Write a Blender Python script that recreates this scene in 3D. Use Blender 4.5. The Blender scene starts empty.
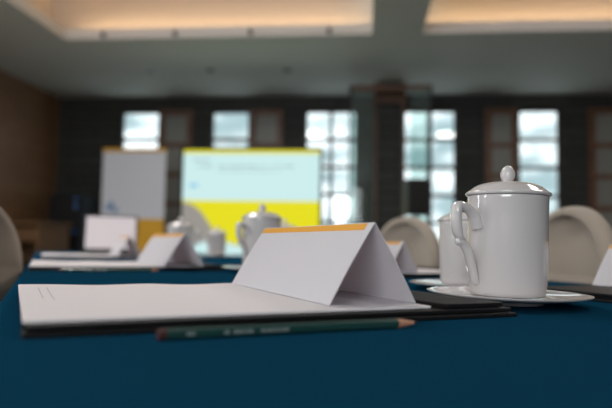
import bpy, bmesh, math, random
from mathutils import Vector, Matrix
random.seed(4)
S = bpy.context.scene
COL = S.collection
PI = math.pi

# ------------------------------------------------------------------ camera
CAM_Z = 0.817
cam_d = bpy.data.cameras.new('camera')
cam = bpy.data.objects.new('camera', cam_d); COL.objects.link(cam)
cam_d.lens = 35.0; cam_d.sensor_width = 36.0
cam_d.clip_start = 0.02; cam_d.clip_end = 200
cam_d.dof.use_dof = True
cam_d.dof.focus_distance = 0.68
cam_d.dof.aperture_fstop = 3.2
PITCH = math.atan(41/595)
cam.matrix_world = (Matrix.Translation((0, 0, CAM_Z)) @ Matrix.Rotation(PI/2 + PITCH, 4, 'X')
                    @ Matrix.Rotation(math.radians(1.0), 4, 'Z'))
S.camera = cam

# ------------------------------------------------------------------ colour management
S.view_settings.view_transform = 'Standard'
S.view_settings.look = 'None'
S.view_settings.gamma = 1.0
S.view_settings.use_curve_mapping = False
S.view_settings.exposure = 0.0

# ------------------------------------------------------------------ world: bright overcast daylight
W = bpy.data.worlds.new('sky'); S.world = W; W.use_nodes = True
nt = W.node_tree; nt.nodes.clear()
wo = nt.nodes.new('ShaderNodeOutputWorld'); bg = nt.nodes.new('ShaderNodeBackground')
tc = nt.nodes.new('ShaderNodeTexCoord'); mp = nt.nodes.new('ShaderNodeMapping')
mp.inputs['Scale'].default_value = (1.0, 1.0, 2.6); mp.inputs['Rotation'].default_value = (0, 0.15, 0)
nz = nt.nodes.new('ShaderNodeTexNoise'); nz.inputs['Scale'].default_value = 9.0; nz.inputs['Detail'].default_value = 3.0
rp = nt.nodes.new('ShaderNodeValToRGB')
rp.color_ramp.elements[0].position = 0.40; rp.color_ramp.elements[0].color = (0.30, 0.43, 0.46, 1)
rp.color_ramp.elements[1].position = 0.62; rp.color_ramp.elements[1].color = (1.0, 1.12, 1.15, 1)
nt.links.new(tc.outputs['Generated'], mp.inputs['Vector']); nt.links.new(mp.outputs['Vector'], nz.inputs['Vector'])
nt.links.new(nz.outputs['Fac'], rp.inputs['Fac']); nt.links.new(rp.outputs['Color'], bg.inputs['Color'])
bg.inputs['Strength'].default_value = 1.7
nt.links.new(bg.outputs['Background'], wo.inputs['Surface'])

# ------------------------------------------------------------------ frames of reference
# the room: a = along the window wall (to the right), b = towards the window wall
RA = -math.atan(0.1)
# the table: n = across the table, d = along the table, away from the camera
TA = math.atan2(0.4, 0.917)
def RW(a, b, z): return Matrix.Rotation(RA, 4, 'Z') @ Vector((a, b, z))
def TW(n, d, z): return Matrix.Rotation(TA, 4, 'Z') @ Vector((n, d, z))

def area(name, loc, aim, sx, sy, power, col):
    L = bpy.data.lights.new(name, 'AREA'); L.shape = 'RECTANGLE'; L.size = sx; L.size_y = sy
    L.energy = power; L.color = col
    o = bpy.data.objects.new(name, L); COL.objects.link(o); o.location = loc
    q = (Vector(aim) - Vector(loc)).to_track_quat('-Z', 'Y'); o.rotation_euler = q.to_euler()
    return o
# daylight coming in at the side windows of the left wall and soft fill at an unseen window added behind the camera
area('daylight_side', RW(-5.10, -0.35, 1.86), RW(0, -0.35, 1.5), 0.62, 2.12, 38, (0.93, 0.97, 1.0))
area('daylight_side', RW(-5.10, 2.05, 1.86), RW(0, 2.00, 1.5), 0.62, 2.12, 38, (0.93, 0.97, 1.0))
area('added_fill_rear', RW(-1.5, -4.85, 2.0), RW(-0.2, 0.6, 1.7), 2.8, 1.9, 165, (0.95, 0.97, 1.0))
# unseen ceiling lamps added inside the two recesses as fill light
area('added_recess_fill_left', RW(-1.8, 3.2, 3.78), RW(-1.8, 3.2, 0), 1.2, 1.2, 60, (1.0, 0.94, 0.90))
area('added_recess_fill_right', RW(2.5, 3.2, 3.78), RW(2.5, 3.2, 0), 1.2, 1.2, 60, (1.0, 0.94, 0.90))

# ------------------------------------------------------------------ materials
def mat(name, col, rough=0.5, metal=0.0, bump=None, coat=0.0, emit=None, spec=0.5, vary=None, sheen=0.0):
    m = bpy.data.materials.new(name); m.use_nodes = True
    t = m.node_tree; p = t.nodes['Principled BSDF']
    p.inputs['Base Color'].default_value = (*col, 1); p.inputs['Roughness'].default_value = rough
    p.inputs['Metallic'].default_value = metal; p.inputs['Coat Weight'].default_value = coat
    p.inputs['Coat Roughness'].default_value = 0.02
    p.inputs['Specular IOR Level'].default_value = spec
    if sheen: p.inputs['Sheen Weight'].default_value = sheen
    if emit:
        p.inputs['Emission Color'].default_value = (*emit[0], 1); p.inputs['Emission Strength'].default_value = emit[1]
    c = t.nodes.new('ShaderNodeTexCoord')
    if bump:
        n = t.nodes.new('ShaderNodeTexNoise'); n.inputs['Scale'].default_value = bump[0]; n.inputs['Detail'].default_value = 4
        b = t.nodes.new('ShaderNodeBump'); b.inputs['Strength'].default_value = bump[1]; b.inputs['Distance'].default_value = bump[2]
        t.links.new(c.outputs['Object'], n.inputs['Vector']); t.links.new(n.outputs['Fac'], b.inputs['Height'])
        t.links.new(b.outputs['Normal'], p.inputs['Normal'])
    if vary:
        n2 = t.nodes.new('ShaderNodeTexNoise'); n2.inputs['Scale'].default_value = vary[0]; n2.inputs['Detail'].default_value = 5
        mx = t.nodes.new('ShaderNodeMix'); mx.data_type = 'RGBA'
        mx.inputs['A'].default_value = (*col, 1); mx.inputs['B'].default_value = (*vary[1], 1)
        t.links.new(c.outputs['Object'], n2.inputs['Vector']); t.links.new(n2.outputs['Fac'], mx.inputs['Factor'])
        t.links.new(mx.outputs['Result'], p.inputs['Base Color'])
    return m

def wood(name, c1, c2, rough=0.45, scale=(1.5, 1.5, 12)):
    m = mat(name, c1, rough); t = m.node_tree; p = t.nodes['Principled BSDF']
    c = t.nodes.new('ShaderNodeTexCoord'); g = t.nodes.new('ShaderNodeMapping'); g.inputs['Scale'].default_value = scale
    n = t.nodes.new('ShaderNodeTexNoise'); n.inputs['Scale'].default_value = 3; n.inputs['Detail'].default_value = 6; n.inputs['Distortion'].default_value = 0.6
    r = t.nodes.new('ShaderNodeValToRGB'); r.color_ramp.elements[0].color = (*c1, 1); r.color_ramp.elements[1].color = (*c2, 1)
    r.color_ramp.elements[0].position = 0.35; r.color_ramp.elements[1].position = 0.65
    t.links.new(c.outputs['Object'], g.inputs['Vector']); t.links.new(g.outputs['Vector'], n.inputs['Vector'])
    t.links.new(n.outputs['Fac'], r.inputs['Fac']); t.links.new(r.outputs['Color'], p.inputs['Base Color'])
    return m

def stone_wall(name, c1, c2, mortar):
    m = mat(name, c1, 0.7); t = m.node_tree; p = t.nodes['Principled BSDF']
    c = t.nodes.new('ShaderNodeTexCoord'); g = t.nodes.new('ShaderNodeMapping'); g.inputs['Rotation'].default_value = (PI/2, 0, 0)
    b = t.nodes.new('ShaderNodeTexBrick'); b.inputs['Scale'].default_value = 1.0
    b.inputs['Brick Width'].default_value = 0.9; b.inputs['Row Height'].default_value = 0.16; b.inputs['Mortar Size'].default_value = 0.012
    b.inputs['Color1'].default_value = (*c1, 1); b.inputs['Color2'].default_value = (*c2, 1); b.inputs['Mortar'].default_value = (*mortar, 1)
    bp = t.nodes.new('ShaderNodeBump'); bp.inputs['Strength'].default_value = 0.4; bp.inputs['Distance'].default_value = 0.01
    t.links.new(c.outputs['Object'], g.inputs['Vector']); t.links.new(g.outputs['Vector'], b.inputs['Vector'])
    t.links.new(b.outputs['Color'], p.inputs['Base Color']); t.links.new(b.outputs['Fac'], bp.inputs['Height'])
    t.links.new(bp.outputs['Normal'], p.inputs['Normal'])
    return m

def weave(name, col, scale, strength, rough=0.85, sheen=0.3, spec=0.2):
    m = mat(name, col, rough, sheen=sheen, spec=spec); t = m.node_tree; p = t.nodes['Principled BSDF']
    c = t.nodes.new('ShaderNodeTexCoord')
    a = t.nodes.new('ShaderNodeTexWave'); a.bands_direction = 'X'; a.inputs['Scale'].default_value = scale
    b = t.nodes.new('ShaderNodeTexWave'); b.bands_direction = 'Y'; b.inputs['Scale'].default_value = scale
    ad = t.nodes.new('ShaderNodeMath'); ad.operation = 'ADD'
    bp = t.nodes.new('ShaderNodeBump'); bp.inputs['Strength'].default_value = strength; bp.inputs['Distance'].default_value = 0.0006
    for w in (a, b): t.links.new(c.outputs['Object'], w.inputs['Vector'])
    t.links.new(a.outputs['Fac'], ad.inputs[0]); t.links.new(b.outputs['Fac'], ad.inputs[1])
    t.links.new(ad.outputs[0], bp.inputs['Height']); t.links.new(bp.outputs['Normal'], p.inputs['Normal'])
    return m

def glass_mat(name, tint=(1, 1, 1), gl=0.07, painted_reflection=0):
    m = bpy.data.materials.new(name); m.use_nodes = True; t = m.node_tree; t.nodes.clear()
    o = t.nodes.new('ShaderNodeOutputMaterial'); tr = t.nodes.new('ShaderNodeBsdfTransparent'); g = t.nodes.new('ShaderNodeBsdfGlossy')
    tr.inputs['Color'].default_value = (*tint, 1); g.inputs['Roughness'].default_value = 0.03
    mx = t.nodes.new('ShaderNodeMixShader'); mx.inputs['Fac'].default_value = gl
    t.links.new(tr.outputs[0], mx.inputs[1]); t.links.new(g.outputs[0], mx.inputs[2]); t.links.new(mx.outputs[0], o.inputs['Surface'])
    if painted_reflection:                       # diffuse grey painted in for window reflections on the glass
        df = t.nodes.new('ShaderNodeBsdfDiffuse'); df.inputs['Color'].default_value = (0.42, 0.48, 0.46, 1)
        m2 = t.nodes.new('ShaderNodeMixShader'); m2.inputs['Fac'].default_value = painted_reflection
        t.links.new(mx.outputs[0], m2.inputs[1]); t.links.new(df.outputs[0], m2.inputs[2]); t.links.new(m2.outputs[0], o.inputs['Surface'])
    return m

M = {}
M['porcelain'] = mat('white_porcelain', (0.61, 0.575, 0.57), 0.07, coat=0.4)
M['paper'] = mat('white_paper', (0.80, 0.755, 0.775), 0.75, bump=(60, 0.05, 0.0004), spec=0.2)
M['card'] = mat('white_card', (0.76, 0.74, 0.77), 0.6, spec=0.3)
def translucent(m, f, col):             # thin card lets some of the light through
    t = m.node_tree; p = t.nodes['Principled BSDF']; o = t.nodes['Material Output']
    tl = t.nodes.new('ShaderNodeBsdfTranslucent'); tl.inputs['Color'].default_value = (*col, 1)
    mx = t.nodes.new('ShaderNodeMixShader'); mx.inputs['Fac'].default_value = f
    t.links.new(p.outputs[0], mx.inputs[1]); t.links.new(tl.outputs[0], mx.inputs[2]); t.links.new(mx.outputs[0], o.inputs['Surface'])
translucent(M['card'], 0.30, (0.80, 0.74, 0.77))
M['orange_print'] = mat('orange_print', (0.72, 0.33, 0.03), 0.6, spec=0.3)
M['pencil_line'] = mat('grey_rule_line', (0.52, 0.50, 0.52), 0.8)
M['leather'] = mat('black_leather', (0.009, 0.009, 0.010), 0.5, bump=(900, 0.25, 0.0003), spec=0.18)
M['cloth'] = weave('teal_tablecloth', (0.005, 0.046, 0.090), 260, 0.25, 1.0, 0.0, 0.0)
M['chair_cloth'] = weave('beige_chair_cloth', (0.345, 0.288, 0.232), 180, 0.2, 0.9, 0.2)
M['chair_piping'] = mat('pale_piping', (0.55, 0.48, 0.40), 0.8)
M['table_wood'] = wood('table_wood', (0.10, 0.05, 0.025), (0.16, 0.085, 0.04))
M['pencil_green'] = mat('dark_green_lacquer', (0.012, 0.050, 0.044), 0.3, coat=0.3)
M['pencil_red'] = mat('dark_red_lacquer', (0.055, 0.014, 0.012), 0.4)
M['pencil_wood'] = mat('pencil_cedar', (0.55, 0.27, 0.17), 0.7)
M['graphite'] = mat('graphite', (0.03, 0.03, 0.035), 0.35, metal=0.3)
M['silver_foil'] = mat('silver_foil', (0.55, 0.58, 0.56), 0.35, metal=0.6)
M['ceiling'] = mat('grey_green_ceiling_paint', (0.80, 0.84, 0.775), 0.75, bump=(40, 0.05, 0.002))
M['recess'] = mat('cream_recess_paint', (0.67, 0.60, 0.565), 0.8)
M['lip'] = mat('white_cove_lip', (0.86, 0.82, 0.78), 0.6)
M['back_wall'] = stone_wall('dark_stone_wall', (0.030, 0.032, 0.028), (0.046, 0.048, 0.042), (0.010, 0.010, 0.010))
M['side_wall'] = wood('brown_wood_panelling', (0.24, 0.125, 0.062), (0.33, 0.18, 0.092), 0.5, (1.0, 1.0, 9))
M['plain_wall'] = mat('warm_grey_wall', (0.20, 0.18, 0.16), 0.85)
M['carpet'] = mat('brown_carpet', (0.050, 0.038, 0.030), 0.95, bump=(300, 0.5, 0.004), vary=(9, (0.07, 0.052, 0.04)))
M['dark_wood'] = wood('dark_window_wood', (0.020, 0.011, 0.008), (0.045, 0.022, 0.014), 0.45, (6, 6, 1.2))
M['red_wood'] = wood('red_brown_trim_wood', (0.13, 0.058, 0.033), (0.19, 0.09, 0.05), 0.4, (6, 6, 1.2))
M['glass'] = glass_mat('window_glass')
M['screen_glass'] = glass_mat('partition_glass', (0.80, 0.90, 0.88), 0.02, 0.10)
M['shutter_pane'] = mat('grey_frosted_pane', (0.26, 0.265, 0.24), 0.4)
M['black_plastic'] = mat('black_plastic', (0.008, 0.008, 0.009), 0.5)
M['dark_metal'] = mat('dark_metal', (0.03, 0.03, 0.03), 0.4, metal=0.8)
M['steel'] = mat('brushed_steel', (0.35, 0.36, 0.37), 0.35, metal=0.9)
M['banner_white'] = mat('banner_white', (0.72, 0.76, 0.84), 0.6)
M['banner_orange'] = mat('banner_orange', (0.80, 0.43, 0.02), 0.6)
M['banner_blue'] = mat('banner_blue', (0.17, 0.33, 0.55), 0.6)
M['laptop_screen'] = mat('pale_laptop_screen', (0.2, 0.2, 0.2), 0.4, emit=((0.60, 0.52, 0.54), 0.80))
M['blue_led'] = mat('blue_indicator', (0.01, 0.02, 0.05), 0.4, emit=((0.10, 0.30, 0.7), 0.35))
M['warm_led'] = mat('warm_led_strip', (0.9, 0.7, 0.5), 0.5, emit=((1.0, 0.60, 0.22), 6.0))
M['lamp_face'] = mat('lamp_diffuser', (0.8, 0.8, 0.8), 0.5, emit=((1.0, 0.9, 0.8), 3.0))
M['cabinet_wood'] = wood('brown_sideboard_wood', (0.17, 0.09, 0.04), (0.24, 0.13, 0.06), 0.8)
M['plant_dark'] = mat('dark_navy_cover', (0.010, 0.014, 0.022), 0.8)

# the lit slide: a procedural pattern on the display's own coordinates (x across, z up, in metres)
SW, SH = 1.90, 1.44
def slide_material():
    m = bpy.data.materials.new('lit_slide'); m.use_nodes = True; t = m.node_tree; t.nodes.clear()
    L = t.links.new
    def N(k): return t.nodes.new(k)
    def math_(op, a, b=None):
        n = N('ShaderNodeMath'); n.operation = op
        for i, v in enumerate((a, b)):
            if v is None: continue
            if isinstance(v, (int, float)): n.inputs[i].default_value = v
            else: L(v, n.inputs[i])
        return n.outputs[0]
    c = N('ShaderNodeTexCoord'); s = N('ShaderNodeSeparateXYZ'); L(c.outputs['Object'], s.inputs[0])
    u = math_('ADD', math_('DIVIDE', s.outputs['X'], SW), 0.5)
    v = math_('DIVIDE', s.outputs['Z'], SH)
    # edge of the grey hill: sigmoid; edge of the white hill: bell
    e = math_('EXPONENT', math_('DIVIDE', math_('SUBTRACT', u, 0.20), 0.055))
    g = math_('ADD', math_('DIVIDE', 0.42, math_('ADD', e, 1.0)), 0.09)
    q = math_('DIVIDE', math_('SUBTRACT', u, 0.25), 0.10)
    w = math_('ADD', math_('MULTIPLY', math_('EXPONENT', math_('MULTIPLY', math_('MULTIPLY', q, q), -1.0)), 0.07), 0.085)
    w = math_('MINIMUM', w, g)
    def mix(f, a, b):
        n = N('ShaderNodeMix'); n.data_type = 'RGBA'; L(f, n.inputs['Factor'])
        for k, x in (('A', a), ('B', b)):
            if isinstance(x, tuple): n.inputs[k].default_value = (*x, 1)
            else: L(x, n.inputs[k])
        return n.outputs['Result']
    white, yellow, grey = (0.62, 0.86, 0.86), (0.80, 0.74, 0.02), (0.33, 0.31, 0.28)
    k = mix(math_('LESS_THAN', v, 0.515), white, yellow)
    k = mix(math_('GREATER_THAN', v, 0.965), k, yellow)
    k = mix(math_('LESS_THAN', v, g), k, grey)
    k = mix(math_('LESS_THAN', v, w), k, white)
    em = N('ShaderNodeEmission'); em.inputs['Strength'].default_value = 1.0; L(k, em.inputs['Color'])
    o = N('ShaderNodeOutputMaterial'); L(em.outputs[0], o.inputs['Surface'])
    return m
M['slide'] = slide_material()
M['slide_text'] = mat('slide_grey_text', (0.2, 0.2, 0.2), 0.5, emit=((0.36, 0.52, 0.54), 0.75))
M['slide_blue'] = mat('slide_blue_mark', (0.1, 0.2, 0.3), 0.5, emit=((0.25, 0.60, 0.85), 0.8))

# ------------------------------------------------------------------ mesh helpers
def add_box(bm, x0, x1, y0, y1, z0, z1, mi=0, mtx=None):
    vs = [bm.verts.new((x, y, z)) for x in (x0, x1) for y in (y0, y1) for z in (z0, z1)]
    fs = []
    for q in ((0, 1, 3, 2), (4, 6, 7, 5), (0, 4, 5, 1), (2, 3, 7, 6), (0, 2, 6, 4), (1, 5, 7, 3)):
        f = bm.faces.new([vs[i] for i in q]); f.material_index = mi; fs.append(f)
    if mtx is not None:
        for v in vs: v.co = mtx @ v.co
    return vs

def add_lathe(bm, prof, seg=64, mi=0, mtx=None):
    rings = []
    for r, z in prof:
        if r < 1e-6:
            v = bm.verts.new((0, 0, z)); rings.append([v])
        else:
            rings.append([bm.verts.new((r*math.cos(2*PI*k/seg), r*math.sin(2*PI*k/seg), z)) for k in range(seg)])
    for A, B in zip(rings, rings[1:]):
        for k in range(seg):
            a0, a1 = A[k % len(A)], A[(k+1) % len(A)]; b0, b1 = B[k % len(B)], B[(k+1) % len(B)]
            vs = []
            for v in (a0, a1, b1, b0):
                if v not in vs: vs.append(v)
            if len(vs) > 2:
                f = bm.faces.new(vs); f.material_index = mi
    if mtx is not None:
        for R in rings:
            for v in R: v.co = mtx @ v.co

def catmull(P, sub=8):
    out = []
    for i in range(len(P)-1):
        p0 = P[max(i-1, 0)]; p1 = P[i]; p2 = P[i+1]; p3 = P[min(i+2, len(P)-1)]
        for s in range(sub):
            t = s/sub
            out.append([0.5*((2*b)+(-a+c)*t+(2*a-5*b+4*c-d)*t*t+(-a+3*b-3*c+d)*t**3) for a, b, c, d in zip(p0, p1, p2, p3)])
    out.append(list(P[-1])); return out

def add_sweep(bm, pts, seg=14, flat=1.0, side=Vector((0, 1, 0)), mi=0):
    """pts: (x, y, z, radius); `flat` widens the section along `side`."""
    rings = []
    for i, p in enumerate(pts):
        c = Vector(p[:3]); r = p[3]
        tn = (Vector(pts[min(i+1, len(pts)-1)][:3]) - Vector(pts[max(i-1, 0)][:3])).normalized()
        sd = (side - tn*side.dot(tn))
        if sd.length < 1e-4: sd = Vector((1, 0, 0)) - tn*tn.x
        sd.normalize(); u = tn.cross(sd)
        rings.append([bm.verts.new(c + sd*(r*flat*math.cos(2*PI*k/seg)) + u*(r*math.sin(2*PI*k/seg))) for k in range(seg)])
    for A, B in zip(rings, rings[1:]):
        for k in range(seg):
            f = bm.faces.new((A[k], A[(k+1) % seg], B[(k+1) % seg], B[k])); f.material_index = mi
    for R in (rings[0], rings[-1]):
        f = bm.faces.new(R); f.material_index = mi

def obj(name, bm, mats, parent=None, smooth=False, bevel=0, bseg=2, angle=40, label=None):
    bmesh.ops.recalc_face_normals(bm, faces=bm.faces)
    me = bpy.data.meshes.new(name); bm.to_mesh(me); bm.free()
    for m in (mats if isinstance(mats, (list, tuple)) else [mats]): me.materials.append(m)
    o = bpy.data.objects.new(name, me); COL.objects.link(o)
    if parent: o.parent = parent
    if smooth:
        for p in me.polygons: p.use_smooth = True
        me.set_sharp_from_angle(angle=math.radians(angle))
    if bevel:
        b = o.modifiers.new('bevel', 'BEVEL'); b.width = bevel; b.segments = bseg; b.limit_method = 'ANGLE'; b.angle_limit = math.radians(35)
        b.harden_normals = False
    if label: o['label'] = label
    return o

def box_obj(name, x0, x1, y0, y1, z0, z1, m, parent=None, bevel=0, label=None):
    bm = bmesh.new(); add_box(bm, x0, x1, y0, y1, z0, z1)
    return obj(name, bm, m, parent, bevel=bevel, label=label)

def thing(name, label, cat, loc=(0, 0, 0), rz=0.0, group=None):
    o = bpy.data.objects.new(name, None); COL.objects.link(o); o.empty_display_size = 0.05
    o.location = loc; o.rotation_euler = (0, 0, rz); o['label'] = label; o['category'] = cat
    if group: o['group'] = group
    return o

def dup(root, loc, rz, label, group=None, scale=None, skip=()):
    r = root.copy(); COL.objects.link(r); r.location = loc; r.rotation_euler = (0, 0, rz); r['label'] = label
    if group: r['group'] = group
    if scale: r.scale = scale
    def kids(src, dst):
        for ch in [c for c in src.children]:
            if ch.name.split('.')[0] in skip: continue
            c = ch.copy(); COL.objects.link(c); c.parent = dst
            kids(ch, c)
    kids(root, r)
    return r

def struct(name, bm, m, parent=None, bevel=0, smooth=False):
    o = obj(name, bm, m, parent, bevel=bevel, smooth=smooth)
    if not parent:
        o['kind'] = 'structure'; o.rotation_euler = (0, 0, RA)
    return o

# ------------------------------------------------------------------ the room shell (room coordinates a, b, z)
AL, AR, BF, BB, ZC = -5.15, 6.2, -5.0, 9.45, 3.217
bm = bmesh.new(); add_box(bm, AL-.2, AR+.2, BF-.2, BB+.3, -.1, 0); struct('floor', bm, M['carpet'])

# bright windows: (a0, a1); shutters beside them: (a0, a1)
WIN = [(-4.09, -3.40), (-2.55, -1.88), (-0.995, -0.13), (0.56, 1.43), (2.35, 3.01)]
WZ0, WZ1 = 0.70, 3.01
def wall_with_holes(name, a0, a1, holes, z0, z1, th, m, along='a', at=0.0):
    bm = bmesh.new()
    def bx(p0, p1, q0, q1):
        if along == 'a': add_box(bm, p0, p1, at, at+th, q0, q1)
        else: add_box(bm, at-th, at, p0, p1, q0, q1)
    cur = a0
    for h0, h1, hz0, hz1 in holes:
        bx(cur, h0, z0, z1); bx(h0, h1, z0, hz0); bx(h0, h1, hz1, z1); cur = h1
    bx(cur, a1, z0, z1)
    return struct(name, bm, m)
wall_with_holes('wall_back', AL-.2, AR+.2, [(w0, w1, WZ0, WZ1) for w0, w1 in WIN], 0, ZC+.05, 0.22, M['back_wall'], 'a', BB)
SIDE_HOLES = [(-0.70, 0.0, 0.75, 2.95), (1.70, 2.40, 0.75, 2.95)]
wall_with_holes('wall_left', BF-.2, BB+.2, SIDE_HOLES, 0, ZC+.05, 0.2, M['side_wall'], 'b', AL)
bm = bmesh.new(); add_box(bm, AR, AR+.2, BF-.2, BB+.2, 0, ZC+.05); struct('wall_right', bm, M['plain_wall'])
wall_with_holes('wall_front', AL-.2, AR+.2, [(-2.9, -0.1, 1.0, 2.95)], 0, ZC+.05, 0.2, M['plain_wall'], 'a', BF-.2)
bm = bmesh.new(); add_box(bm, AL, AR, BB-.02, BB, 0, .12); struct('baseboard_back', bm, M['dark_wood'])
bm = bmesh.new(); add_box(bm, AL, AL+.02, BF, BB-.02, 0, .12); struct('baseboard_left', bm, M['dark_wood'])

# low ceiling around two recesses
R1, R2, RB0, RB1 = (-3.62, 0.055), (0.622, 4.9), 0.3, 6.66
bm = bmesh.new(); zt = ZC+.12
add_box(bm, AL-.2, AR+.2, RB1, BB+.3, ZC, zt); add_box(bm, AL-.2, AR+.2, BF-.2, RB0, ZC, zt)
add_box(bm, AL-.2, R1[0], RB0, RB1, ZC, zt); add_box(bm, R2[1], AR+.2, RB0, RB1, ZC, zt)
struct('ceiling', bm, M['ceiling'])
bm = bmesh.new(); add_box(bm, R1[1], R2[0], RB0, RB1-.002, ZC-.002, ZC+.80); struct('ceiling_beam', bm, M['ceiling'])
LED = 0.38
for i, (a0, a1, lft, rgt) in enumerate(((R1[0], R1[1], LED, 0), (R2[0], R2[1], 0, LED))):
    bm = bmesh.new()
    A0, A1, B0, B1, Z0, Z1 = a0-lft, a1+rgt, RB0-LED, RB1+LED, zt, ZC+.80
    add_box(bm, A0-.05, A1+.05, B1, B1+.05, Z0, Z1); add_box(bm, A0-.05, A1+.05, B0-.05, B0, Z0, Z1)
    if lft: add_box(bm, A0-.05, A0, B0, B1, Z0, Z1)
    if rgt: add_box(bm, A1, A1+.05, B0, B1, Z0, Z1)
    add_box(bm, A0-.05, A1+.05, B0-.05, B1+.05, Z1, Z1+.05)
    struct('ceiling_recess', bm, M['recess'])
    bm = bmesh.new()
    add_box(bm, a0, a1, RB1-.03, RB1+.01, ZC-.004, ZC+.125); add_box(bm, a0, a1, RB0-.01, RB0+.03, ZC-.004, ZC+.125)
    if lft: add_box(bm, a0-.01, a0+.03, RB0+.03, RB1-.03, ZC-.004, ZC+.125)
    if rgt: add_box(bm, a1-.03, a1+.01, RB0+.03, RB1-.03, ZC-.004, ZC+.125)
    struct('trim_%d' % (i+1), bm, M['lip'], bevel=0.006)
    # LED strip lying in the cove
    t = thing('cove_light_strip', ['warm light strip in the ceiling cove left of the beam', 'warm light strip in the ceiling cove right of the beam'][i],
              'light', RW((a0+a1)/2, RB1+.20, zt), RA, 'warm strips in the ceiling coves')
    hl = (a1-a0)/2 - .05
    box_obj('strip_channel', -hl, hl, -.02, .02, 0, .012, M['steel'], t)
    box_obj('strip_diffuser', -hl, hl, -.015, .015, .0125, .02, M['warm_led'], t)
    area('cove_lamp', RW((a0+a1)/2, RB1+.25, zt+.012), RW((a0+a1)/2, RB1+.31, zt+.4), a1-a0-.15, .04, 7 if i == 0 else 8.5, (1.0, 0.70, 0.38))
    if lft or rgt:
        ax = a0-.22 if lft else a1+.22
        dx = -.08 if lft else .08
        o = area('cove_lamp', RW(ax, (RB0+RB1)/2, zt+.03), RW(ax+dx, (RB0+RB1)/2, zt+.4), .06, RB1-RB0-.2, 8, (1.0, 0.70, 0.38))
        o.rotation_euler = (Matrix.Rotation(RA, 4, 'Z') @ Matrix.Rotation(PI - (.2 if lft else -.2), 4, 'Y')).to_euler()
# housings for the added, unseen lamps up in the recesses
for i, a in enumerate((-1.8, 2.5)):
    t = thing('added_ceiling_lamp', 'unseen square ceiling lamp added high in the recess %s of the beam' % ('left', 'right')[i], 'lamp', RW(a, 3.2, ZC+.80), RA)
    bm = bmesh.new()
    for x0, x1, y0, y1 in ((-.66, .66, .62, .66), (-.66, .66, -.66, -.62), (-.66, -.62, -.62, .62), (.62, .66, -.62, .62)):
        add_box(bm, x0, x1, y0, y1, -.10, -.0005)
    obj('lamp_frame', bm, M['steel'], t)
    box_obj('lamp_diffuser', -.62, .62, -.62, .62, -.03, -.01, M['lamp_face'], t)
# dark fittings along the cove lip and in the low ceiling
for i, a in enumerate((-3.11, -2.235, -1.34, -0.43)):
    t = thing('lip_spotlight', ['small dark fitting on the cove lip nearest the ceiling corner', 'small dark fitting on the cove lip, second from the ceiling corner',
              'small dark fitting on the cove lip, third from the ceiling corner', 'small dark fitting on the cove lip nearest the beam'][i],
              'fitting', RW(a, RB1-.03, ZC+.030), RA, 'dark fittings along the cove lip')
    bm = bmesh.new(); add_box(bm, -.022, .022, -.012, 0, -.022, .022); obj('bracket', bm, M['dark_metal'], t, bevel=.004)
    bm = bmesh.new(); add_lathe(bm, [(0, 0), (.015, 0), (.018, .006), (.018, .045), (.013, .05), (0, .05)], 24, mtx=Matrix.Translation((0, -.013, .02)) @ Matrix.Rotation(PI/2, 4, 'X'))
    obj('lamp_head', bm, M['dark_metal'], t, smooth=True)
for i, (a, b) in enumerate(((-3.05, 8.0), (-2.165, 7.95), (-1.09, 7.98))):
    t = thing('downlight', ['unlit round downlight in the low ceiling nearest the wood wall', 'unlit round downlight in the low ceiling, the middle one',
              'unlit round downlight in the low ceiling nearest the column'][i], 'downlight', RW(a, b, ZC), RA, 'unlit downlights in the low ceiling')
    bm = bmesh.new(); add_lathe(bm, [(.045, 0), (.062, 0), (.066, -.004), (.062, -.008), (.045, -.007), (.045, 0)], 32); obj('trim_ring', bm, M['steel'], t, smooth=True)
    bm = bmesh.new(); add_lathe(bm, [(0, -.004), (.045, -.004), (.045, -.001), (0, -.001)], 32); obj('reflector', bm, M['black_plastic'], t)

# ------------------------------------------------------------------ windows in the back wall
def frame_bm(x0, x1, z0, z1, y0, y1, w, rows, cols, mw):
    bm = bmesh.new()
    add_box(bm, x0, x0+w, y0, y1, z0, z1); add_box(bm, x1-w, x1, y0, y1, z0, z1)
    add_box(bm, x0+w, x1-w, y0, y1, z0, z0+w); add_box(bm, x0+w, x1-w, y0, y1, z1-w, z1)
    for k in range(1, rows):
        zc = z0+w + (z1-z0-2*w)*k/rows; add_box(bm, x0+w, x1-w, y0+.006, y1-.006, zc-mw/2, zc+mw/2)
    for k in range(1, cols):
        xc = x0+w + (x1-x0-2*w)*k/cols; add_box(bm, xc-mw/2, xc+mw/2, y0+.008, y1-.008, z0+w, z1-w)
    return bm
for i, (w0, w1) in enumerate(WIN):
    cols = 2 if w1-w0 > .75 else 1
    bm = frame_bm(w0+.001, w1-.001, WZ0+.001, WZ1-.001, BB+.05, BB+.11, .045, 5, cols, .055)
    f = struct('window_%d' % (i+1), bm, M['dark_wood'])
    bm = bmesh.new(); add_box(bm, w0+.046, w1-.046, BB+.076, BB+.082, WZ0+.046, WZ1-.046); struct('pane', bm, M['glass'], f)
    bm = bmesh.new(); add_box(bm, w0-.04, w1+.04, BB-.05, BB-.001, WZ0-.05, WZ0-.003); struct('window_sill', bm, M['dark_wood'], f)
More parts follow.
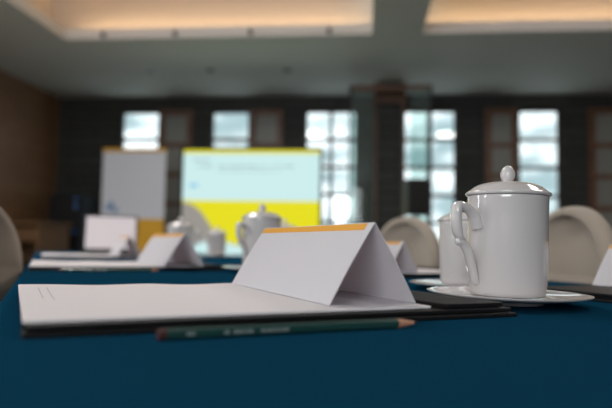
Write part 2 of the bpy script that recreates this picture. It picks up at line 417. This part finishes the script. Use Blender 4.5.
# wooden shutters folded against the wall next to the windows
SHUT = [((-3.395, -2.83), 'window shutter right of the banner, dark lattice with grey panes'),
        ((-1.875, -1.34), 'dark lattice window shutter behind the top right of the lit screen'),
        ((1.85, 2.345), 'dark lattice window shutter behind the knob of the nearest mug'),
        ((3.40, 3.95), 'dark lattice window shutter at the right end of the wall')]
for (s0, s1), lab in SHUT:
    t = thing('window_shutter', lab, 'shutter', RW((s0+s1)/2, BB-.002, 1.93), RA, 'dark lattice shutters beside the windows')
    h = (s1-s0)/2
    obj('lattice_frame', frame_bm(-h, h, -1.07, 1.07, -.05, 0, .10, 4, 1, .08), M['red_wood'], t, bevel=.004)
    box_obj('frosted_pane', -h+.101, h-.101, -.03, -.02, -.969, .969, M['shutter_pane'], t)
# side windows and the rear window added for frontal fill (beside and behind the camera)
for i, (b0, b1, z0, z1) in enumerate(SIDE_HOLES):
    bm = frame_bm(b0+.001, b1-.001, z0+.001, z1-.001, -.06, 0, .06, 3, 1, .05)
    f = struct('window_%d' % (6+i), bm, M['dark_wood']); f.location = RW(AL-.07, 0, 0); f.rotation_euler = (0, 0, RA+PI/2)
bm = frame_bm(-2.899, -.101, 1.001, 2.949, BF-.14, BF-.08, .06, 3, 4, .05); struct('window_8', bm, M['dark_wood'])

# ------------------------------------------------------------------ column and glass partition
bm = bmesh.new(); add_box(bm, .125, .56, 8.70, 9.14, 0, ZC-.001); c = struct('column', bm, M['back_wall'])
bm = bmesh.new()
for a in (.118, .525): add_box(bm, a, a+.042, 8.655, 8.70, 0, ZC-.002)
struct('corner_trim', bm, M['red_wood'], c)
bm = bmesh.new(); add_box(bm, .11, .575, 8.64, 8.70, 2.92, 3.05); struct('capital_band', bm, M['red_wood'], c)
t = thing('glass_partition', 'tall glass screen in a thin frame round the dark column', 'partition', RW(.333, 8.2, 0), RA)
for x in (-.566, .53):
    bm = bmesh.new(); add_box(bm, x, x+.036, -.02, .02, 0, 3.05); obj('upright', bm, M['dark_metal'], t, bevel=.004)
bm = bmesh.new(); add_box(bm, -.53, .53, -.02, .02, 2.97, 3.05); obj('header_bar', bm, M['red_wood'], t, bevel=.004)
bm = bmesh.new(); add_box(bm, -.53, .53, -.02, .02, 0, .08); obj('bottom_rail', bm, M['dark_metal'], t, bevel=.004)
for x0, x1 in ((-.53, -.235), (.265, .53)):
    bm = bmesh.new(); add_box(bm, x0, x1, -.005, .005, .08, 2.97); obj('glass_pane', bm, M['screen_glass'], t)

# ------------------------------------------------------------------ lit screen
t = thing('presentation_screen', 'large lit screen showing a slide of white, yellow and a grey hill', 'screen', RW(-1.565, 8.0, 0), RA)
zb = 0.665
s = bmesh.new(); add_box(s, -SW/2, SW/2, -.012, 0, 0, SH); so = obj('slide', s, M['slide'], t); so.location = (0, 0, zb)
bm = bmesh.new()
for a0, a1, z0, z1 in ((-SW/2-.035, -SW/2, -.035, SH+.035), (SW/2, SW/2+.035, -.035, SH+.035), (-SW/2, SW/2, -.035, 0), (-SW/2, SW/2, SH, SH+.035)):
    add_box(bm, a0, a1, -.03, .05, zb+z0, zb+z1)
obj('bezel', bm, M['black_plastic'], t, bevel=.004)
box_obj('rear_shell', -SW/2, SW/2, .001, .05, zb, zb+SH, M['black_plastic'], t)
rnd = random.Random(2)
def textrow(u0, u1, v, hgt):
    # one row of small print too soft to read: a ragged strip
    bm = bmesh.new(); x = u0; pts = []
    while x < u1:
        k = rnd.uniform(.25, 1.0); x1 = min(x+rnd.uniform(.006, .018), u1); pts += [(x, k), (x1, k)]; x = x1
    lo = [bm.verts.new(((x-.5)*SW, -.0145, zb+(v-hgt/2)*SH)) for x, k in pts]; hi = [bm.verts.new(((x-.5)*SW, -.0145, zb+(v-hgt/2+hgt*k)*SH)) for x, k in pts]
    for a in range(len(pts)-1):
        if pts[a+1][0]-pts[a][0] > 1e-6: bm.faces.new((lo[a], lo[a+1], hi[a+1], hi[a]))
    bmesh.ops.remove_doubles(bm, verts=bm.verts, dist=1e-6)
    g = bmesh.ops.extrude_face_region(bm, geom=bm.faces[:])
    bmesh.ops.translate(bm, verts=[v for v in g['geom'] if isinstance(v, bmesh.types.BMVert)], vec=(0, .002, 0))
    obj('slide_text', bm, M['slide_text'], t)
for row in ((.07, .20, .905, .022), (.10, .22, .845, .022), (.26, .82, .845, .022), (.26, .70, .80, .014)): textrow(*row)
bm = bmesh.new(); add_box(bm, (.05-.5)*SW, (.11-.5)*SW, -.0145, -.0125, zb+.64*SH, zb+.675*SH); obj('slide_logo', bm, M['slide_blue'], t)
for x in (-.7, .7):
    bm = bmesh.new(); add_box(bm, x-.03, x+.03, .052, .10, 0, zb+.9); add_box(bm, x-.03, x+.03, -.30, .40, 0, .04); obj('stand_leg', bm, M['dark_metal'], t, bevel=.004)

# ------------------------------------------------------------------ banner stand
t = thing('banner_stand', 'tall white banner with orange top strip and orange base panel', 'banner', RW(-3.025, 7.5, 0), RA)
bm = bmesh.new(); add_box(bm, -.43, .43, -.10, .10, 0, .08); obj('base', bm, M['steel'], t, bevel=.01)
box_obj('banner_sheet', -.425, .425, -.004, 0, 1.12, 2.0, M['banner_white'], t)
box_obj('orange_panel', -.425, .425, -.004, 0, .08, 1.1195, M['banner_orange'], t)
box_obj('top_strip', -.43, .43, -.012, .012, 2.0, 2.045, M['banner_orange'], t)
bm = bmesh.new(); add_lathe(bm, [(0, 0), (.012, 0), (.012, 1.93), (0, 1.93)], 16, mtx=Matrix.Translation((0, .03, .08))); obj('pole', bm, M['steel'], t, smooth=True)
bm = bmesh.new()
for x0, x1, z0, z1 in ((-.36, -.31, 1.22, 1.30), (-.31, -.26, 1.24, 1.34), (-.26, -.20, 1.20, 1.26)): add_box(bm, x0, x1, -.007, -.0045, z0, z1)
obj('blue_mark', bm, M['banner_blue'], t)

# ------------------------------------------------------------------ loudspeaker on a stand
t = thing('speaker_stand', 'thin dark tripod stand in front of the window right of the column', 'stand', RW(.507, 6.0, 0), RA)
bm = bmesh.new(); add_lathe(bm, [(0, .12), (.018, .12), (.018, 1.128), (0, 1.128)], 20); obj('pole', bm, M['dark_metal'], t, smooth=True)
for k in range(3):
    a = 2*PI*k/3+.4; bm = bmesh.new()
    add_sweep(bm, [(0, 0, .55, .011), (.40*math.cos(a), .40*math.sin(a), .011, .011)], 10, side=Vector((0, 0, 1))); obj('leg', bm, M['dark_metal'], t, smooth=True)
t = thing('loudspeaker', 'black loudspeaker on its stand against the bright window', 'speaker', RW(.507, 6.0, 1.13), RA+.15)
bm = bmesh.new(); v = add_box(bm, -.115, .115, -.10, .12, 0, .36); obj('cabinet', bm, M['black_plastic'], t, bevel=.012)
bm = bmesh.new(); add_box(bm, -.10, .10, -.112, -.101, .02, .34); obj('grille', bm, M['dark_metal'], t, bevel=.004)

# ------------------------------------------------------------------ equipment cabinet with blue lights and sideboard at the left
t = thing('equipment_cabinet', 'tall dark equipment cabinet with small blue lights beside the wood wall', 'cabinet', RW(-4.62, 9.0, 0), RA)
bm = bmesh.new(); add_box(bm, -.26, .26, -.22, .22, 0, 1.55); obj('body', bm, M['plant_dark'], t, bevel=.01)
bm = bmesh.new(); add_box(bm, -.22, .22, -.235, -.221, .08, 1.50); obj('door', bm, M['black_plastic'], t, bevel=.004)
for z in (.95, 1.32, 1.36, 1.46):
    box_obj('indicator_light', .16, .19, -.242, -.2355, z, z+.025, M['blue_led'], t)
t = thing('sideboard', 'low brown wooden sideboard against the panelled wall', 'sideboard', RW(-4.72, 8.0, 0), RA)
bm = bmesh.new(); add_box(bm, -.40, .40, -.45, .45, 1.02, 1.07); obj('worktop', bm, M['cabinet_wood'], t, bevel=.006)
bm = bmesh.new()
for x in (-.37, .33): add_box(bm, x, x+.04, -.42, .42, 0, 1.02)
add_box(bm, -.33, .33, .39, .42, 0, 1.02); add_box(bm, -.33, .33, -.42, .39, .55, .58)
add_box(bm, -.33, .33, -.40, .39, .80, .98)
obj('carcass', bm, M['cabinet_wood'], t, bevel=.004)

# ------------------------------------------------------------------ conference table and cloth (table coordinates n, d)
TZ = 0.75
N0, N1, D0, D1 = -0.045, 1.0, -0.75, 4.0
t = thing('conference_table', 'long conference table hidden under the teal cloth', 'table', TW(0, 0, 0), TA)
box_obj('tabletop', N0+.012, N1-.012, D0+.012, D1-.012, TZ-.04, TZ-.004, M['table_wood'], t, bevel=.004)
for x in (N0+.08, N1-.14):
    for y in (D0+.10, D1-.16): box_obj('leg', x, x+.06, y, y+.06, 0, TZ-.04, M['table_wood'], t, bevel=.003)
def cloth_mesh():
    bm = bmesh.new()
    # rounded rectangle outline, walked round; rings from the middle out over the edge and down
    outl = []
    r = .025
    def seg(p, q, k):
        for i in range(k): outl.append((p[0]+(q[0]-p[0])*i/k, p[1]+(q[1]-p[1])*i/k))
    seg((N0+r, D0), (N1-r, D0), 40); seg((N1, D0+r), (N1, D1-r), 160); seg((N1-r, D1), (N0+r, D1), 40); seg((N0, D1-r), (N0, D0+r), 160)
    cx, cy = (N0+N1)/2, (D0+D1)/2
    rings = []
    prof = [(-.10, 0), (-.012, 0), (-.005, -.0012), (-.001, -.005), (0, -.012), (.003, -.06), (.006, -.12), (.008, -.20)]
    L = len(outl)
    for off, dz in prof:
        ring = []
        for i, (x, y) in enumerate(outl):
            sx = -1 if x < N0+.03 else (1 if x > N1-.03 else 0); sy = -1 if y < D0+.03 else (1 if y > D1-.03 else 0)
            w = 0.0
            if dz < -.03: w = .012*(-dz/.2)*math.sin((x*1.0+y)*31) * (1 if not (sx and sy) else .3)
            ring.append(bm.verts.new((x+sx*(off+w), y+sy*(off+w), TZ+dz)))
        rings.append(ring)
    for A, B in zip(rings, rings[1:]):
        for k in range(L): bm.faces.new((A[k], A[(k+1) % L], B[(k+1) % L], B[k]))
    bm.faces.new(rings[0])
    return bm
cl = obj('tablecloth', cloth_mesh(), M['cloth'], smooth=True, angle=60)
cl.rotation_euler = (0, 0, TA); cl['label'] = 'dark teal tablecloth covering the whole long table'; cl['category'] = 'tablecloth'
sol = cl.modifiers.new('thick', 'SOLIDIFY'); sol.thickness = .0015; sol.offset = -1

# ------------------------------------------------------------------ lidded mug (local x = the side of its handle)
U = 0.00121
def make_saucer(label, loc):
    t = thing('saucer', label, 'saucer', loc, 0, 'white saucers under the mugs')
    prof = [(0, .0035), (.038, .0035), (.040, .0), (.043, .0), (.045, .0030), (.074, .0062), (.0915, .0098), (.0945, .0112), (.0948, .0124), (.0938, .0126),
            (.089, .0116), (.074, .0092), (.058, .0080), (.050, .0078), (.047, .0086), (.044, .0080), (0, .0078)]
    bm = bmesh.new(); add_lathe(bm, prof, 96); obj('dish', bm, M['porcelain'], t, smooth=True, angle=60)
    return t
def make_mug(label, loc, rz):
    t = thing('lidded_mug', label, 'mug', loc, rz, 'white lidded mugs on the table')
    R = .0468; H = .1185
    prof = [(0, .003), (.036, .003), (.0375, 0), (.0405, 0), (.0430, .0015), (.0446, .006), (.0453, .014), (.0462, .05), (.0466, .09), (.0469, H-.004), (.0473, H-.001), (.0470, H),
            (.0455, H), (.0446, H-.004), (.0440, .06), (.0430, .012), (.040, .007), (0, .006)]
    bm = bmesh.new(); add_lathe(bm, prof, 96); obj('body', bm, M['porcelain'], t, smooth=True, angle=50)
    hz = H+.0006
    lid = [(0, hz+.001), (.043, hz), (.0484, hz), (.0496, hz+.0012), (.0496, hz+.0030), (.0488, hz+.0042), (.0468, hz+.0052), (.0445, hz+.0070), (.0395, hz+.0110), (.0330, hz+.0142),
           (.0240, hz+.0164), (.0130, hz+.0177), (.0085, hz+.0182), (.0062, hz+.0190), (0, hz+.0192)]
    bm = bmesh.new(); add_lathe(bm, lid, 96); lo = obj('lid', bm, M['porcelain'], t, smooth=True, angle=50)
    kz = hz+.0182
    knob = [(0, kz), (.0062, kz), (.0062, kz+.0010), (.0080, kz+.0036), (.0090, kz+.0072), (.0086, kz+.0110), (.0068, kz+.0148), (.0044, kz+.0177), (.0020, kz+.0194), (0, kz+.0199)]
    bm = bmesh.new(); add_lathe(bm, knob, 40); obj('knob', bm, M['porcelain'], lo, smooth=True, angle=50)
    up = [(37.0, 66, 6.6), (39.0, 71, 6.0), (42, 77, 5.2), (46.5, 82.0, 4.5), (52, 85.0, 4.3), (58.6, 86.6, 4.5), (62.0, 84.2, 5.0), (62.6, 77, 4.8), (62.2, 69, 4.7), (60.6, 61, 4.3), (57.5, 55.5, 3.5), (52.5, 52.6, 2.0)]
    low = [(60.5, 55.0, 2.0), (59.5, 51.4, 3.1), (55.5, 50.6, 3.6), (51.5, 47, 4.0), (47.8, 41, 4.2), (44.8, 33, 4.1), (42, 24, 3.9), (39.5, 15.5, 3.5), (36.5, 11.5, 2.6)]
    bm = bmesh.new()
    for P in (up, low):
        add_sweep(bm, [(a*U, 0, h*U, r*U) for a, h, r in catmull(P, 6)], 16, flat=1.35)
    obj('handle', bm, M['porcelain'], t, smooth=True, angle=60)
    return t
SZ = .0086
HA = math.radians(203)               # the handle points to the left and towards the camera
mx, my = TW(.511, .563, 0)[:2]
sau = make_saucer('white saucer under the large nearest mug', (mx, my, TZ+.0022))
mug = make_mug('large nearest white porcelain mug with egg-shaped lid knob', (mx, my, TZ+.0022+SZ), HA)
MUGS = [(.480, 1.365, 1.0, 'in front of the lit screen, behind the nearest name tent', 0.45),
        (.467, 2.26, 1.0, 'behind the second name tent, in front of the banner', 2.4),
        (.632, .784, (1, 1, .86), 'half hidden behind the handle of the nearest mug', 2.6),
        (.770, 1.95, .95, 'almost hidden behind the mug in front of the screen', 1.9),
        (.765, 2.83, .92, 'smallest and farthest, left of the mug in front of the screen', .6)]
for n, d, sc, where, dr in MUGS:
    x, y = TW(n, d, 0)[:2]
    if not isinstance(sc, tuple): sc = (sc, sc, sc)
    dup(sau, (x, y, TZ), 0, 'saucer of the mug ' + where, scale=sc)
    dup(mug, (x, y, TZ+SZ*sc[2]), HA+dr, 'white lidded mug ' + where, scale=sc)

# the nearest saucer leans on the folder at its left, so it and its mug tip slightly to the right
TIP = Matrix.Rotation(math.radians(0.7), 4, Vector((.34, .94, 0)).normalized())
PV = Matrix.Translation((mx, my, TZ+.0022))
for o in (sau, mug):
    o.matrix_world = PV @ TIP @ PV.inverted() @ (Matrix.Translation(o.location) @ o.rotation_euler.to_matrix().to_4x4())

# ------------------------------------------------------------------ document folder, paper, name tent, pencil
GF = 'black document folders on the table'
def make_folder(label, loc, rz):
    t = thing('document_folder', label, 'folder', loc, rz, GF)
    def board(nm, x0, x1, y0, y1, z0, z1): return box_obj(nm, x0, x1, y0, y1, z0, z1, M['leather'], t, bevel=.0012)
    board('back_cover', 0, .443, 0, .335, 0, .0040)
    board('inner_board', .003, .439, .004, .331, .0046, .0086)
    board('front_flap', .362, .432, .008, .327, .0092, .0138)
    return t
def make_paper(label, loc, rz, w=.352, l=.345, lines=True):
    t = thing('paper_sheets', label, 'paper', loc, rz, 'white paper sheets on the folders')
    bm = bmesh.new(); nx, ny = 40, 20; top = []; bot = []
    for j in range(ny+1):
        y = l*j/ny
        for i in range(nx+1):
            x = w*i/nx; f = max(0, (y/l-.55)/.45)**2
            k = max(0, 1-x/.14)
            z = .0022 + f*(.0022*k + .0012*math.sin(x*46+1.0)*max(0, 1-abs(x-.16)/.16))
            top.append(bm.verts.new((x, y, z))); bot.append(bm.verts.new((x, y, z-.0020)))
    R = nx+1
    for j in range(ny):
        for i in range(nx):
            bm.faces.new((top[j*R+i], top[j*R+i+1], top[(j+1)*R+i+1], top[(j+1)*R+i])); bm.faces.new((bot[j*R+i], bot[(j+1)*R+i], bot[(j+1)*R+i+1], bot[j*R+i+1]))
    for i in range(nx):
        bm.faces.new((top[i], bot[i], bot[i+1], top[i+1])); bm.faces.new((top[ny*R+i+1], bot[ny*R+i+1], bot[ny*R+i], top[ny*R+i]))
    for j in range(ny):
        bm.faces.new((top[j*R], top[(j+1)*R], bot[(j+1)*R], bot[j*R])); bm.faces.new((top[j*R+nx], bot[j*R+nx], bot[(j+1)*R+nx], top[(j+1)*R+nx]))
    obj('sheet_stack', bm, M['paper'], t, smooth=True, angle=50)
    if lines:
        bm = bmesh.new()
        for x, y0, y1 in ((.020, .17, .30), (.029, .15, .30)):
            for k in range(12):
                a = y0+(y1-y0)*k/12; b = y0+(y1-y0)*(k+1)/12
                def zz(y): return .0024 + max(0, (y/l-.55)/.45)**2*.0024
                vs = [bm.verts.new(p) for p in ((x, a, zz(a)), (x+.0010, a, zz(a)), (x+.0010, b, zz(b)), (x, b, zz(b)))]
                bm.faces.new(vs)
        obj('margin_line', bm, M['pencil_line'], t)
    return t
def make_tent(label, loc, rz, base=.094, ht=.0783, ln=.310):
    t = thing('name_tent', label, 'name card', loc, rz, 'white folded name tents on the table')
    # a card folded to a hollow triangle: left side, right side and floor, open at both ends
    h = base/2; th = .0007
    A, B, C = Vector((-h, 0, 0)), Vector((0, 0, ht)), Vector((h, 0, 0))
    def panel(nm, P, Q, inward):
        bm = bmesh.new(); k = 12; g = []
        for j in range(2):
            for i in range(k+1):
                s = i/k; p = P.lerp(Q, s) - inward*(.0012*math.sin(PI*s))
                for off in (0, th):
                    g.append(bm.verts.new((p + inward*off) + Vector((0, -ln/2 + ln*j, 0))))
        def V(j, i, o): return g[(j*(k+1)+i)*2+o]
        for i in range(k):
            for o in (0, 1): bm.faces.new((V(0, i, o), V(0, i+1, o), V(1, i+1, o), V(1, i, o)))
            for j in (0, 1): bm.faces.new((V(j, i, 0), V(j, i+1, 0), V(j, i+1, 1), V(j, i, 1)))
        for i in (0, k): bm.faces.new((V(0, i, 0), V(0, i, 1), V(1, i, 1), V(1, i, 0)))
        return obj(nm, bm, M['card'], t, smooth=True, angle=30)
    e = .0008
    left = panel('left_side', A+Vector((0, 0, e)), B, Vector((ht, 0, -h)).normalized())
    panel('right_side', C+Vector((0, 0, e)), B+Vector((.0008, 0, -.0003)), Vector((-ht, 0, -h)).normalized())
    panel('bottom_flap', A+Vector((.001, 0, 0)), C-Vector((.001, 0, 0)), Vector((0, 0, 1)))
    # printed orange band under the ridge
    bm = bmesh.new(); out = -Vector((ht, 0, -h)).normalized()
    s0, s1 = .905, .990
    pts = []
    for s, yy in ((s0, -ln/2+.012), (s0, ln/2-.001), (s1, ln/2-.001), (s1, -ln/2+.012)):
        p = A.lerp(B, s) + out*(.0012*math.sin(PI*s)+.00025); pts.append(Vector((p.x, yy, p.z)))
    lo = [bm.verts.new(p) for p in pts]; hi = [bm.verts.new(p - out*.0002) for p in pts]
    bm.faces.new(lo); bm.faces.new(hi)
    for i in range(4): bm.faces.new((lo[i], lo[(i+1) % 4], hi[(i+1) % 4], hi[i]))
    obj('orange_band', bm, M['orange_print'], left, label='orange printed band along the fold')
    return t
def make_pencil(label, loc, rz):
    t = thing('pencil', label, 'pencil', loc, rz, 'dark green pencils in front of the folders')
    r = .0043; L0 = .196
    rot = Matrix.Rotation(PI/2, 4, 'Y')
    hexa = lambda pr: pr
    bm = bmesh.new(); add_lathe(bm, [(0, .006), (r, .006), (r, L0), (0, L0)], 6, mtx=rot); obj('barrel', bm, M['pencil_green'], t, bevel=.0006)
    bm = bmesh.new(); add_lathe(bm, [(0, 0), (r*.8, 0), (r, .001), (r, .006), (0, .006)], 6, mtx=rot); obj('end_cap', bm, M['pencil_red'], t, label='dark red end of the pencil')
    bm = bmesh.new(); add_lathe(bm, [(0, L0), (r*.96, L0), (r*.35, L0+.016), (0, L0+.016)], 24, mtx=rot); obj('sharpened_wood', bm, M['pencil_wood'], t, smooth=True, label='bare sharpened wood cone')
    bm = bmesh.new(); add_lathe(bm, [(0, L0+.0155), (r*.36, L0+.016), (r*.08, L0+.0205), (0, L0+.021)], 16, mtx=rot); obj('graphite_tip', bm, M['graphite'], t, smooth=True)
    bm = bmesh.new(); rr = random.Random(5)
    yf = -r*math.cos(PI/6)-.00012
    for x0, x1 in ((.020, .026), (.047, .051), (.054, .069), (.075, .097)):
        x = x0
        while x < x1:
            w = rr.uniform(.0009, .0021)
            add_box(bm, x, min(x+w, x1), yf-.00005, yf+.00005, -.0012, .0012)
            x += w + rr.uniform(.0004, .001)
    obj('stamped_lettering', bm, M['silver_foil'], t)
    return t
FH = .0086
fold = make_folder('open black folder under the nearest paper and name tent', TW(-.012, .449, TZ), TA+math.radians(1.4))
pap = make_paper('white paper sheets in the foreground under the nearest name tent', TW(-.012, .461, TZ+FH+.0003), TA+math.radians(2.6))
tent = make_tent('large nearest white name tent with an orange band, on the foreground paper', TW(.288, .650, TZ+FH+.0029), TA)
pen = make_pencil('dark green pencil on the cloth in front of the nearest folder', TW(.073, .419, TZ+.0038), TA+math.radians(1.5))
# second and third places along the left side of the table
dup(fold, TW(-.032, 1.43, TZ), TA, 'black folder under the second name tent, left of the mug by the screen')
dup(pap, TW(-.030, 1.437, TZ+FH+.0003), TA, 'white paper on the second folder, behind the foreground paper', skip=('margin_line',))
dup(tent, TW(.293, 1.565, TZ+FH+.0029), TA+math.radians(4), 'second white name tent, midway down the table behind the foreground paper')
dup(pen, TW(.03, 1.39, TZ+.0036), TA+math.radians(2), 'dark green pencil in front of the second folder, midway down the table')
dup(fold, TW(-.015, 2.40, TZ), TA, 'black folder far down the table beneath the third name tent')
dup(pap, TW(-.010, 2.407, TZ+FH+.0003), TA, 'white paper far down the table below the laptop', skip=('margin_line',))
dup(tent, TW(.305, 2.57, TZ+FH+.0029), TA, 'third white name tent far down the table, showing its open end')
# places along the right side
t = thing('document_folder', 'closed black folder behind the nearest saucer under the right name tent', 'folder', TW(.66, .438, TZ), TA, GF)
for nm, z0, z1, i in (('back_cover', 0, .004, 0), ('inner_board', .0044, .0075, .004), ('front_cover', .0079, .0115, 0)):
    box_obj(nm, i, .36-i, i, .25-i, z0, z1, M['leather'], t, bevel=.0012)
dup(fold, TW(.655, 1.09, TZ), TA, 'black folder behind the half hidden mug, under a small name tent', scale=(.74, 1, 1))
dup(pap, TW(.660, 1.095, TZ+FH+.0003), TA, 'white paper on the folder beside the half hidden mug', skip=('margin_line',), scale=(.68, .98, 1))
dup(tent, TW(.716, 1.26, TZ+FH+.0029), TA, 'small white name tent between the nearest tent and the half hidden mug', scale=(.8, 1, .85))
dup(tent, TW(.835, .56, TZ+.0118), TA, 'white name tent cut off by the right edge, right of the nearest mug', scale=(.9, .8, .82))

# ------------------------------------------------------------------ laptop at the far end
t = thing('laptop', 'open laptop with a pale screen at the far end of the table', 'laptop', TW(.335, 3.50, TZ), 0.26)
t.scale = (.88, .92, .92)
bm = bmesh.new(); add_box(bm, -.165, .165, -.22, 0, 0, .014); obj('base', bm, M['dark_metal'], t, bevel=.004)
bm = bmesh.new(); add_box(bm, -.15, .15, -.115, -.02, .0142, .0155); obj('keyboard', bm, M['black_plastic'], t)
lm = Matrix.Translation((0, .002, .016)) @ Matrix.Rotation(math.radians(-12), 4, 'X')
bm = bmesh.new(); add_box(bm, -.165, .165, 0, .008, 0, .225, mtx=lm); obj('lid', bm, M['black_plastic'], t, bevel=.003)
bm = bmesh.new(); add_box(bm, -.152, .152, -.0012, -.0002, .014, .213, mtx=lm); obj('screen', bm, M['laptop_screen'], t)

# ------------------------------------------------------------------ covered chairs (local: faces +y, back at y = -0.22)
def make_chair(label, loc, rz):
    t = thing('covered_chair', label, 'chair', loc, rz, 'beige covered chairs at the table')
    w, zt_, arch, n = .205, .918, .17, 28
    def half(z):
        if z <= zt_-arch: return w*(.96+.04*z/zt_)
        s = min(1, (z-(zt_-arch))/arch); return w*(1-s**2.3)**(1/2.3)
    zs = [.40, .5, .6, .7] + [zt_-arch + arch*math.sin(PI/2*k/16) for k in range(17)]
    bm = bmesh.new()
    def ring(z, yo, shrink):
        hw = max(half(z)-shrink, .0006); lean = -.06*(z-.4)
        return [(-hw + 2*hw*k/n, yo + lean - .035*(1-(-1+2*k/n)**2)*(1 if True else 0), z - (shrink if z > zt_-arch else 0)) for k in range(n+1)]
    layers = []
    for yo, sh in ((-.180, .020), (-.186, .006), (-.195, 0), (-.205, 0), (-.214, .006), (-.220, .020)):
        layers.append([[bm.verts.new(p) for p in ring(z, yo, sh)] for z in zs])
    for Lr in (layers[0], layers[-1]):
        for A, B in zip(Lr, Lr[1:]):
            for k in range(n): bm.faces.new((A[k], A[k+1], B[k+1], B[k]))
    for P, Q in zip(layers, layers[1:]):
        for j in range(len(zs)-1):
            for k in (0, n): bm.faces.new((P[j][k], P[j+1][k], Q[j+1][k], Q[j][k]))
        for k in range(n):
            bm.faces.new((P[0][k], P[0][k+1], Q[0][k+1], Q[0][k])); bm.faces.new((P[-1][k], P[-1][k+1], Q[-1][k+1], Q[-1][k]))
    bmesh.ops.remove_doubles(bm, verts=bm.verts, dist=.0004)
    back = obj('backrest', bm, M['chair_cloth'], t, smooth=True, angle=175)
    bm = bmesh.new(); add_box(bm, -.205, .205, -.20, .23, .40, .475); obj('seat', bm, M['chair_cloth'], t, bevel=.03, smooth=False)
    # skirt with soft folds down to the floor
    bm = bmesh.new(); per = []
    def sg(p, q, k):
        for i in range(k): per.append((p[0]+(q[0]-p[0])*i/k, p[1]+(q[1]-p[1])*i/k))
    sg((-.20, -.20), (.20, -.20), 24); sg((.20, -.20), (.20, .225), 24); sg((.20, .225), (-.20, .225), 24); sg((-.20, .225), (-.20, -.20), 24)
    rings = []
    for z, o in ((.42, 1.0), (.30, 1.01), (.15, 1.04), (.002, 1.07)):
        rings.append([bm.verts.new((x*o*(1+.02*(1-z/.42)*math.sin(i*1.6)), y*o*(1+.02*(1-z/.42)*math.sin(i*1.6)), z)) for i, (x, y) in enumerate(per)])
    for A, B in zip(rings, rings[1:]):
        for k in range(len(per)): bm.faces.new((A[k], A[(k+1) % len(per)], B[(k+1) % len(per)], B[k]))
    obj('skirt', bm, M['chair_cloth'], t, smooth=True, angle=60)
    return t
ang_r = TA + PI/2                       # faces -n
def seat_at(p, rz):                     # where the chair stands when the top of its back is at p
    return p - Matrix.Rotation(rz, 4, 'Z') @ Vector((0, -.255, 0))
rz = ang_r - math.radians(20)
ch = make_chair('beige covered chair right of the nearest mug', seat_at(TW(1.152, 1.025, 0), rz), rz)
rz = ang_r
dup(ch, seat_at(TW(1.157, 1.733, 0), rz), rz, 'beige covered chair behind the half hidden mug')
rz = TA - PI/2 - math.radians(30)
dup(ch, seat_at(TW(-.186, 1.395, 0), rz), rz, 'beige covered chair at the left edge of the picture')
